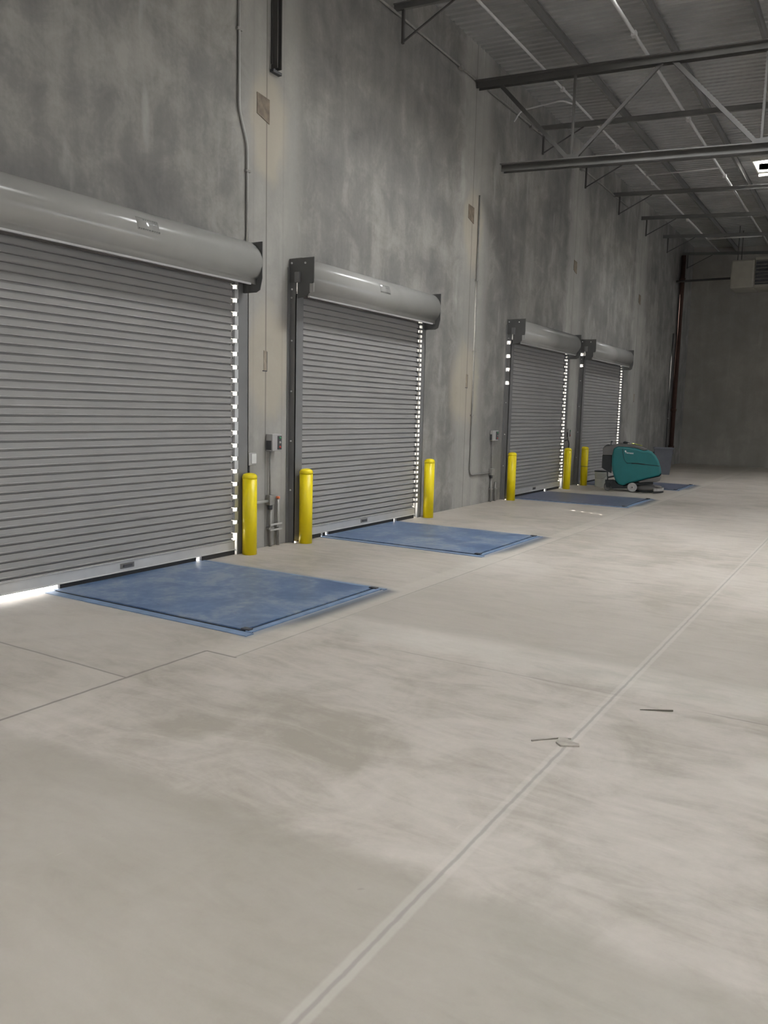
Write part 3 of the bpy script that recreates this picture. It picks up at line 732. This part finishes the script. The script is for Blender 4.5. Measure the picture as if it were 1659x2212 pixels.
# embedded weld plates and filled pockets
for (y, lb) in ((7.26, 'rusty square weld plate high on the wall above the nearest door gap'), (12.60, 'rusty square weld plate high on the wall beside the long bent conduit'),
                (18.0, 'rusty square weld plate high above the far pair of doors'), (23.65, 'rusty square weld plate high on the wall past the farthest door')):
    tag(MB().prism([(y - 0.10, 5.08), (y + 0.11, 5.06), (y + 0.11, 4.80), (y - 0.10, 4.86)], WF + 0.0005, WF + 0.008, 'YZ').build('weld_plate', M['rust'], loc=(WF, y, 4.96)), lb, 'weld plate', 'square weld plates high on the dock wall')
for (y, lb) in ((7.32, 'narrow filled pocket in tan mortar between the nearest and second doors'), (12.66, 'narrow filled pocket in the wall panel seam before the third door'),
                (17.92, 'narrow filled pocket between the far pair of doors'), (23.7, 'narrow filled pocket in the seam past the farthest door')):
    t = empty('wall_pocket', (WF, y, 2.18))
    MB().box(WF + 0.0005, WF + 0.004, y - 0.028, y + 0.028, 2.07, 2.30).build('filling', M['pocket'], t)
    MB().box(WF + 0.0005, WF + 0.006, y - 0.045, y + 0.032, 2.062, 2.074).box(WF + 0.0005, WF + 0.0055, y + 0.026, y + 0.034, 2.074, 2.29).build('edge_crack', M['boxd'], t)
    tag(t, lb, 'wall pocket', 'filled pockets in the panel seams')
# vertical steel strap under the first panel seam truss seat
t = empty('wall_bracket', (WF, 7.44, 5.36))
MB().box(WF + 0.001, WF + 0.02, 7.39, 7.49, 5.45, 7.5).build('strap', M['steel'], t)
MB().box(WF + 0.001, WF + 0.09, 7.40, 7.412, 5.40, 7.5).box(WF + 0.001, WF + 0.09, 7.468, 7.48, 5.40, 7.5).build('flange', M['steel'], t)
MB().box(WF + 0.001, WF + 0.05, 7.38, 7.53, 5.36, 5.39).build('foot_plate', M['boxd'], t)
tag(t, 'dark vertical steel bracket high on the wall above the rusty weld plate', 'bracket')

# ---------------------------------------------------------------- riser pipe, bin, bucket, unit heater
t = empty('sprinkler_riser', (-6.0, 28.45, 0.3))
MB().tube(arc_pts([(-6.03, 28.5, 6.97), (-6.03, 28.5, 0.62)], 0.1), 0.075, 16).build('pipe', M['riser'], t)
MB().tube(arc_pts([(-6.03, 28.5, 0.70), (-6.03, 28.5, 0.42), (-6.03, 28.22, 0.30)], 0.12), 0.078, 14).build('elbow', M['riser'], t)
for zz in (6.2, 1.9, 0.66):
    MB().lathe([(0.076, -0.04), (0.095, -0.04), (0.095, 0.04), (0.076, 0.04)], (-6.03, 28.5, zz), 16).build('coupling', M['riser'], t)
MB().box(WX + 0.001, -5.95, 28.08, 28.36, 0.0, 0.30, 0.01).build('foot_block', M['rust'], t)
tag(t, 'tall dark red sprinkler riser pipe standing in the far wall corner', 'sprinkler riser')
pipe('drain_pipe', [(-6.09, 28.0, 0.5), (-6.09, 28.0, 4.4)], 0.022, M['steel'], 'thin pipe beside the tall dark red riser', 'drain pipe', clamps=[((-6.09, 28.0, 1.62), False)])

t = empty('trash_bin', (-5.33, 24.2, 0), 0.25, world_space=False)
PW.pop(t.name, None)
def loc_build(mb, name, mat, par, **k): return mb.build(name, mat, par, **k)
bm_ = MB(); A = [(-0.20, -0.19), (0.20, -0.19), (0.20, 0.19), (-0.20, 0.19)]; B = [(-0.26, -0.25), (0.26, -0.25), (0.26, 0.25), (-0.26, 0.25)]; C = [(-0.24, -0.23), (0.24, -0.23), (0.24, 0.23), (-0.24, 0.23)]; D = [(-0.18, -0.17), (0.18, -0.17), (0.18, 0.17), (-0.18, 0.17)]
L_ = [[bm_.bm.verts.new((x, y, z)) for x, y in q] for q, z in ((A, 0), (B, 0.76), (C, 0.76), (D, 0.03))]
bm_.bm.faces.new(L_[0][::-1])
for P0, P1 in zip(L_, L_[1:]):
    for k_ in range(4): bm_.bm.faces.new((P0[k_], P0[(k_ + 1) % 4], P1[(k_ + 1) % 4], P1[k_]))
bm_.bm.faces.new(L_[3])
bm_.build('bin_body', M['bin'], t, bevel=0.02)
rm = MB()
for (x0, x1, y0, y1) in ((-0.28, 0.28, -0.28, -0.235), (-0.28, 0.28, 0.235, 0.28), (-0.28, -0.235, -0.235, 0.235), (0.235, 0.28, -0.235, 0.235)): rm.box(x0, x1, y0, y1, 0.735, 0.775)
rm.build('rim', M['bin'], t, bevel=0.008)
for s_ in (-1, 1): MB().box(s_ * 0.25 - 0.03, s_ * 0.25 + 0.03, -0.08, 0.08, 0.60, 0.64, 0.01).build('handle', M['bin'], t)
tag(t, 'slate grey open rectangular trash bin behind the floor scrubber', 'trash bin')

t = empty('bucket', (-5.47, 18.62, 0), 0, world_space=False)
MB().lathe([(0, 0.002), (0.125, 0.002), (0.130, 0.01), (0.145, 0.33), (0.152, 0.335), (0.152, 0.35), (0.145, 0.352), (0.138, 0.345), (0.122, 0.015), (0, 0.012)], seg=32).build('pail', M['bucket'], t)
MB().lathe([(0.150, 0.295), (0.156, 0.297), (0.156, 0.305), (0.150, 0.307)], seg=32).build('rim_band', M['bucket'], t)
MB().lathe([(0, 0.353), (0.15, 0.353), (0.156, 0.357), (0.156, 0.368), (0.14, 0.372), (0, 0.372)], seg=32).build('lid', M['blackp'], t)
MB().tube(arc_pts([(-0.155, 0, 0.31), (-0.10, -0.14, 0.20), (0.10, -0.14, 0.20), (0.155, 0, 0.31)], 0.07), 0.003, 6).build('bail_handle', M['galv'], t)
tag(t, 'white plastic bucket with dark top beside the floor scrubber', 'bucket')

t = empty('air_unit', (-3.6, 27.4, 5.9), 0, world_space=True)
PW[t.name] = Vector((-3.6, 27.4, 5.9))
ux0, ux1, uy0, uy1, uz0, uz1 = -4.33, -3.1, 27.1, 28.2, 5.62, 6.46
MB().box(ux0, -3.66, uy0, uy1, uz0, uz1, 0.05).build('cabinet', M['hvac'], t)
MB().box(-3.66, ux1 + 0.3, uy0 + 0.06, uy1, uz0 + 0.0, uz1 + 0.06, 0.02).build('outlet_housing', M['hvac'], t)
for kk in range(7):
    z = uz0 + 0.12 + kk * 0.105
    MB().prism([(uy0 + 0.0, z), (uy0 + 0.012, z + 0.012), (uy0 + 0.075, z + 0.06), (uy0 + 0.063, z + 0.048)], -3.62, ux1 + 0.26, 'YZ').build('louvre', M['louvre'], t)
MB().box(-3.63, ux1 + 0.27, uy0 + 0.045, uy0 + 0.059, uz0 + 0.08, uz1 - 0.04).build('louvre_recess', M['boxd'], t)
for (x, y) in ((ux0 + 0.15, uy0 + 0.2), (-3.2, uy0 + 0.2), (ux0 + 0.15, uy1 - 0.2), (-3.2, uy1 - 0.2)):
    MB().tube([(x, y, uz1 - 0.02), (x, y, cz(x))], 0.012, 8).build('hanger_rod', M['steel'], t)
MB().tube([(WX + 0.05, uy1 - 0.3, 6.05), (ux0 + 0.05, uy1 - 0.3, 6.05)], 0.035, 12).build('supply_pipe', M['steel'], t)
tag(t, 'beige louvred air handling unit hanging near the end wall', 'air unit')

# ---------------------------------------------------------------- floor scrubber (local axes: x along the machine to its nose, z up)
sc = empty('floor_scrubber', (-4.62, 18.12, 0), math.radians(16), world_space=False)
def smooth_prism(outline, y0, y1, name, mat, par, bev=0.05, seg=4, taper=None):
    mb = MB(); mb.prism(outline, y0, y1, 'XZ')
    o = mb.build(name, mat, par)
    md = o.modifiers.new('bevel', 'BEVEL'); md.width = bev; md.segments = seg; md.limit_method = 'ANGLE'; md.angle_limit = math.radians(50)
    for p in o.data.polygons: p.use_smooth = True
    o.modifiers.new('wn', 'WEIGHTED_NORMAL')
    return o
def ZX(x, y): return ((x - 830) / 645.0, (978 - y) / 645.0)
body = [ZX(*p) for p in ((548, 372), (600, 338), (760, 345), (880, 366), (955, 388), (1020, 382), (1075, 405), (1125, 455), (1165, 520), (1190, 590), (1205, 640), (1212, 700), (1190, 735), (1010, 790), (880, 835), (760, 862), (715, 900), (640, 880), (600, 830), (568, 760), (545, 690), (532, 600), (530, 470))]
bo = smooth_prism(body, -0.27, 0.27, 'tank_body', M['teal'], sc, 0.055)
lidp = [ZX(*p) for p in ((400, 372), (440, 345), (560, 322), (640, 303), (720, 300), (840, 318), (935, 338), (1015, 368), (1000, 380), (955, 392), (880, 368), (760, 348), (620, 345), (560, 372), (545, 470), (400, 470))]
smooth_prism(lidp, -0.235, 0.235, 'lid', M['greyp'], sc, 0.02)
cons = [ZX(*p) for p in ((398, 470), (545, 470), (532, 600), (540, 730), (500, 715), (398, 655))]
smooth_prism(cons, -0.20, 0.20, 'rear_console', M['blackp'], sc, 0.02)
smooth_prism([ZX(*p) for p in ((1212, 700), (1216, 720), (1200, 800), (1150, 822), (1000, 830), (930, 840), (900, 828), (1010, 790), (1190, 738))], -0.285, 0.285, 'front_bumper', M['greyp'], sc, 0.02)
smooth_prism([ZX(*p) for p in ((565, 830), (640, 885), (715, 905), (860, 850), (1110, 830), (1110, 860), (900, 880), (860, 930), (560, 945), (520, 880))], -0.22, 0.22, 'chassis', M['blackp'], sc, 0.01)
# seam line and handle recess on the side that faces the room
def side_line(pts, r, name, mat, y=-0.272):
    return MB().tube([(ZX(*p)[0], y, ZX(*p)[1]) for p in pts], r, 8).build(name, mat, bo)
side_line([(735, 572), (800, 570), (870, 570), (960, 578), (1060, 588), (1180, 596)], 0.006, 'lid_seam', M['blackp'])
side_line([(672, 375), (680, 440), (692, 500), (712, 545), (745, 573)], 0.004, 'side_crease', M['blackp'])
side_line([(800, 573), (870, 572), (980, 582)], 0.011, 'hand_grip', M['blackp'])
# maker's lettering
cu = bpy.data.curves.new('lettering', 'FONT'); cu.body = 'Tennant'; cu.size = 0.052; cu.extrude = 0.0015; cu.shear = 0.15; cu.offset = 0.0012
to = bpy.data.objects.new('lettering', cu); COL.objects.link(to)
dg = bpy.context.evaluated_depsgraph_get(); lm = bpy.data.meshes.new_from_object(to.evaluated_get(dg)); bpy.data.objects.remove(to)
lm.materials.clear(); lm.materials.append(M['logo'])
lo = bpy.data.objects.new('lettering', lm); COL.objects.link(lo); lo.parent = bo
x_, z_ = ZX(706, 434); lo.location = (x_, -0.273, z_); lo.rotation_euler = (math.radians(90), math.radians(4), 0)
MB().prism([ZX(*p) for p in ((698, 398), (716, 392), (722, 412), (704, 420))], -0.2745, -0.2705, 'XZ').build('emblem', M['logo'], bo)
# wheels
def wheel(cx_, cz_, y, r, wd, name, mat):
    o = MB().lathe([(0, -wd / 2), (r * 0.30, -wd / 2), (r * 0.34, -wd / 2 + 0.008), (r * 0.72, -wd / 2 + 0.008), (r * 0.76, -wd / 2), (r * 0.93, -wd / 2), (r, -wd / 2 + 0.012), (r, wd / 2 - 0.012), (r * 0.93, wd / 2), (0, wd / 2)],
             (cx_, y, cz_), 30, 'Y').build(name, mat, sc)
    MB().lathe([(0, -wd / 2 - 0.008), (0.016, -wd / 2 - 0.006), (0.016, -wd / 2)], (cx_, y, cz_), 12, 'Y').build('axle', M['greyp'], o)
    return o
for y in (-0.245, 0.245): wheel(0.0, 0.101, y, 0.101, 0.055, 'drive_wheel', M['wheelw'])
cxx, czz = ZX(495, 910)
for y in (-0.16, 0.16):
    wheel(cxx, 0.082, y, 0.082, 0.04, 'caster_wheel', M['greyp'])
    MB().prism([(cxx - 0.03, 0.075), (cxx + 0.05, 0.075), (cxx + 0.08, 0.19), (cxx - 0.06, 0.19)], y - 0.032, y - 0.024, 'XZ').build('caster_fork', M['blackp'], sc)
MB().box(cxx - 0.06, -0.33, -0.2, 0.2, 0.185, 0.215, 0.006).build('caster_plate', M['blackp'], sc)
MB().tube([ZX(478, 690) and (ZX(478, 690)[0], -0.17, ZX(478, 690)[1]), (ZX(492, 860)[0], -0.17, ZX(492, 860)[1])], 0.013, 8).tube([(ZX(478, 690)[0], 0.17, ZX(478, 690)[1]), (ZX(492, 860)[0], 0.17, ZX(492, 860)[1])], 0.013, 8).build('rear_strut', M['blackp'], sc)
# control handle
MB().tube(arc_pts([(ZX(545, 360)[0], -0.15, ZX(545, 360)[1]), (ZX(470, 330)[0], -0.15, ZX(470, 330)[1]), (ZX(425, 360)[0], -0.19, ZX(425, 360)[1]), (ZX(425, 360)[0], 0.19, ZX(425, 360)[1]), (ZX(470, 330)[0], 0.15, ZX(470, 330)[1]), (ZX(545, 360)[0], 0.15, ZX(545, 360)[1])], 0.03), 0.014, 8).build('handlebar', M['blackp'], sc)
MB().tube([(ZX(508, 330)[0], -0.12, ZX(508, 330)[1]), (ZX(515, 285)[0], -0.12, ZX(515, 285)[1])], 0.010, 8).lathe([(0, -0.014), (0.016, -0.008), (0.018, 0.006), (0.01, 0.016), (0, 0.018)], (ZX(517, 280)[0], -0.12, ZX(517, 280)[1]), 12).build('lever', M['blackp'], sc)
# brush deck and squeegee out front
MB().lathe([(0, 0.035), (0.22, 0.035), (0.25, 0.05), (0.255, 0.10), (0.20, 0.15), (0.05, 0.17), (0, 0.17)], (0.30, 0.0, 0.0), 32).build('brush_deck', M['greyp'], sc)
MB().lathe([(0, 0.0), (0.235, 0.0), (0.245, 0.035), (0, 0.035)], (0.30, 0.0, 0.0), 32).build('brush', M['blackp'], sc)
sq = MB()
for kk in range(12):
    t0, t1 = -1.05 + kk * 2.1 / 12, -1.05 + (kk + 1) * 2.1 / 12
    sq.bar((0.24 + 0.42 * math.cos(t0), 0.42 * math.sin(t0), 0.075), (0.24 + 0.42 * math.cos(t1), 0.42 * math.sin(t1), 0.075), 0.035, 0.06)
sqo = sq.build('squeegee', M['greyl'], sc)
sq = MB()
for kk in range(12):
    t0, t1 = -1.08 + kk * 2.16 / 12, -1.08 + (kk + 1) * 2.16 / 12
    sq.bar((0.24 + 0.43 * math.cos(t0), 0.43 * math.sin(t0), 0.023), (0.24 + 0.43 * math.cos(t1), 0.43 * math.sin(t1), 0.023), 0.008, 0.045)
sq.build('squeegee_blade', M['rubber'], sqo)
MB().bar((0.18, -0.10, 0.20), (0.62, -0.10, 0.115), 0.04, 0.03).bar((0.18, 0.10, 0.20), (0.62, 0.10, 0.115), 0.04, 0.03).build('squeegee_arm', M['greyl'], sc)
tag(sc, 'teal walk-behind floor scrubber with pale wheels, parked before the farthest door', 'floor scrubber')
# things lying on the lid (same frame as the scrubber)
def on_scrub(x, y, z):
    a = math.radians(16); return (-4.62 + x * math.cos(a) - y * math.sin(a), 18.12 + x * math.sin(a) + y * math.cos(a), z)
lx, lz = ZX(705, 300)
gl = empty('work_glove', on_scrub(lx, -0.06, lz + 0.002), math.radians(16), world_space=False)
MB().tube([(-0.05, 0, 0.010), (-0.02, 0, 0.020), (0.03, 0.0, 0.020), (0.06, 0.0, 0.012)], [0.012, 0.026, 0.024, 0.012], 10).build('palm', M['blackp'], gl)
for kk in range(4):
    y_ = -0.022 + kk * 0.015
    MB().tube([(0.045, y_, 0.016), (0.075, y_ * 1.3, 0.012), (0.10 - abs(kk - 1.5) * 0.006, y_ * 1.5, 0.007)], [0.008, 0.0075, 0.006], 8).build('finger', M['blackp'], gl)
tag(gl, 'black work glove lying on top of the floor scrubber', 'glove')
# rumpled yellow-green cloth draped over the sloping lid
cm = bmesh.new(); nx, ny = 16, 12; grid = []
def lid_z(u):      # lid profile height at local x
    pr = [ZX(*p) for p in ((640, 303), (720, 300), (840, 318), (935, 338), (1015, 368))]
    for (xa, za), (xb, zb) in zip(pr, pr[1:]):
        if xa <= u <= xb: return za + (zb - za) * (u - xa) / (xb - xa)
    return pr[-1][1]
for i in range(nx + 1):
    row = []
    for j in range(ny + 1):
        u = -0.06 + 0.22 * i / nx; v = -0.18 + 0.2 * j / ny
        h = 0.009 + 0.014 * abs(math.sin(9.1 * v * 5 + 3 * u)) + 0.010 * abs(math.sin(37 * u + 11 * v))
        row.append(cm.verts.new((u + 0.008 * math.sin(40 * v), v + 0.008 * math.sin(35 * u), lid_z(u) + h)))
    grid.append(row)
for i in range(nx):
    for j in range(ny):
        f = cm.faces.new((grid[i][j], grid[i + 1][j], grid[i + 1][j + 1], grid[i][j + 1])); f.smooth = True
me = bpy.data.meshes.new('rag'); cm.to_mesh(me); cm.free(); me.materials.append(M['cloth'])
rag = bpy.data.objects.new('rag', me); COL.objects.link(rag); rag.location = (-4.62, 18.12, 0); rag.rotation_euler = (0, 0, math.radians(16))
md = rag.modifiers.new('solid', 'SOLIDIFY'); md.thickness = 0.004
tag(rag, 'crumpled yellow-green rag on top of the floor scrubber', 'rag')

# ---------------------------------------------------------------- crumbs on the floor
def blob(name, pts, h, mat, lb, cat, loc):
    mb = MB(); mb.prism([(loc[0] + x, loc[1] + y) for x, y in pts], 0.0005, h, 'XY')
    return tag(mb.build(name, mat, loc=(loc[0], loc[1], 0)), lb, cat)
blob('filler_chunk', [(-0.045, -0.02), (-0.01, -0.05), (0.02, -0.03), (0.07, 0.0), (0.06, 0.025), (0.02, 0.03), (-0.01, 0.055), (-0.05, 0.04)], 0.008, M['debris'], 'crumbled patch of joint filler on the long floor joint', 'filler patch', (-1.215, 3.79))
tag(MB().tube([(-1.37, 3.72, 0.004), (-1.33, 3.77, 0.004), (-1.27, 3.83, 0.004), (-1.21, 3.86, 0.004)], 0.004, 6).build('string_scrap', M['debris'], loc=(-1.3, 3.8, 0)), 'curled scrap of string beside the crumbled joint filler', 'string')
tag(MB().tube([(-1.02, 4.48, 0.005), (-0.93, 4.53, 0.006), (-0.86, 4.57, 0.006)], [0.002, 0.004, 0.005], 6).build('wood_sliver', M['stick'], loc=(-0.93, 4.53, 0)), 'thin dark sliver lying on the floor right of the long joint', 'sliver')
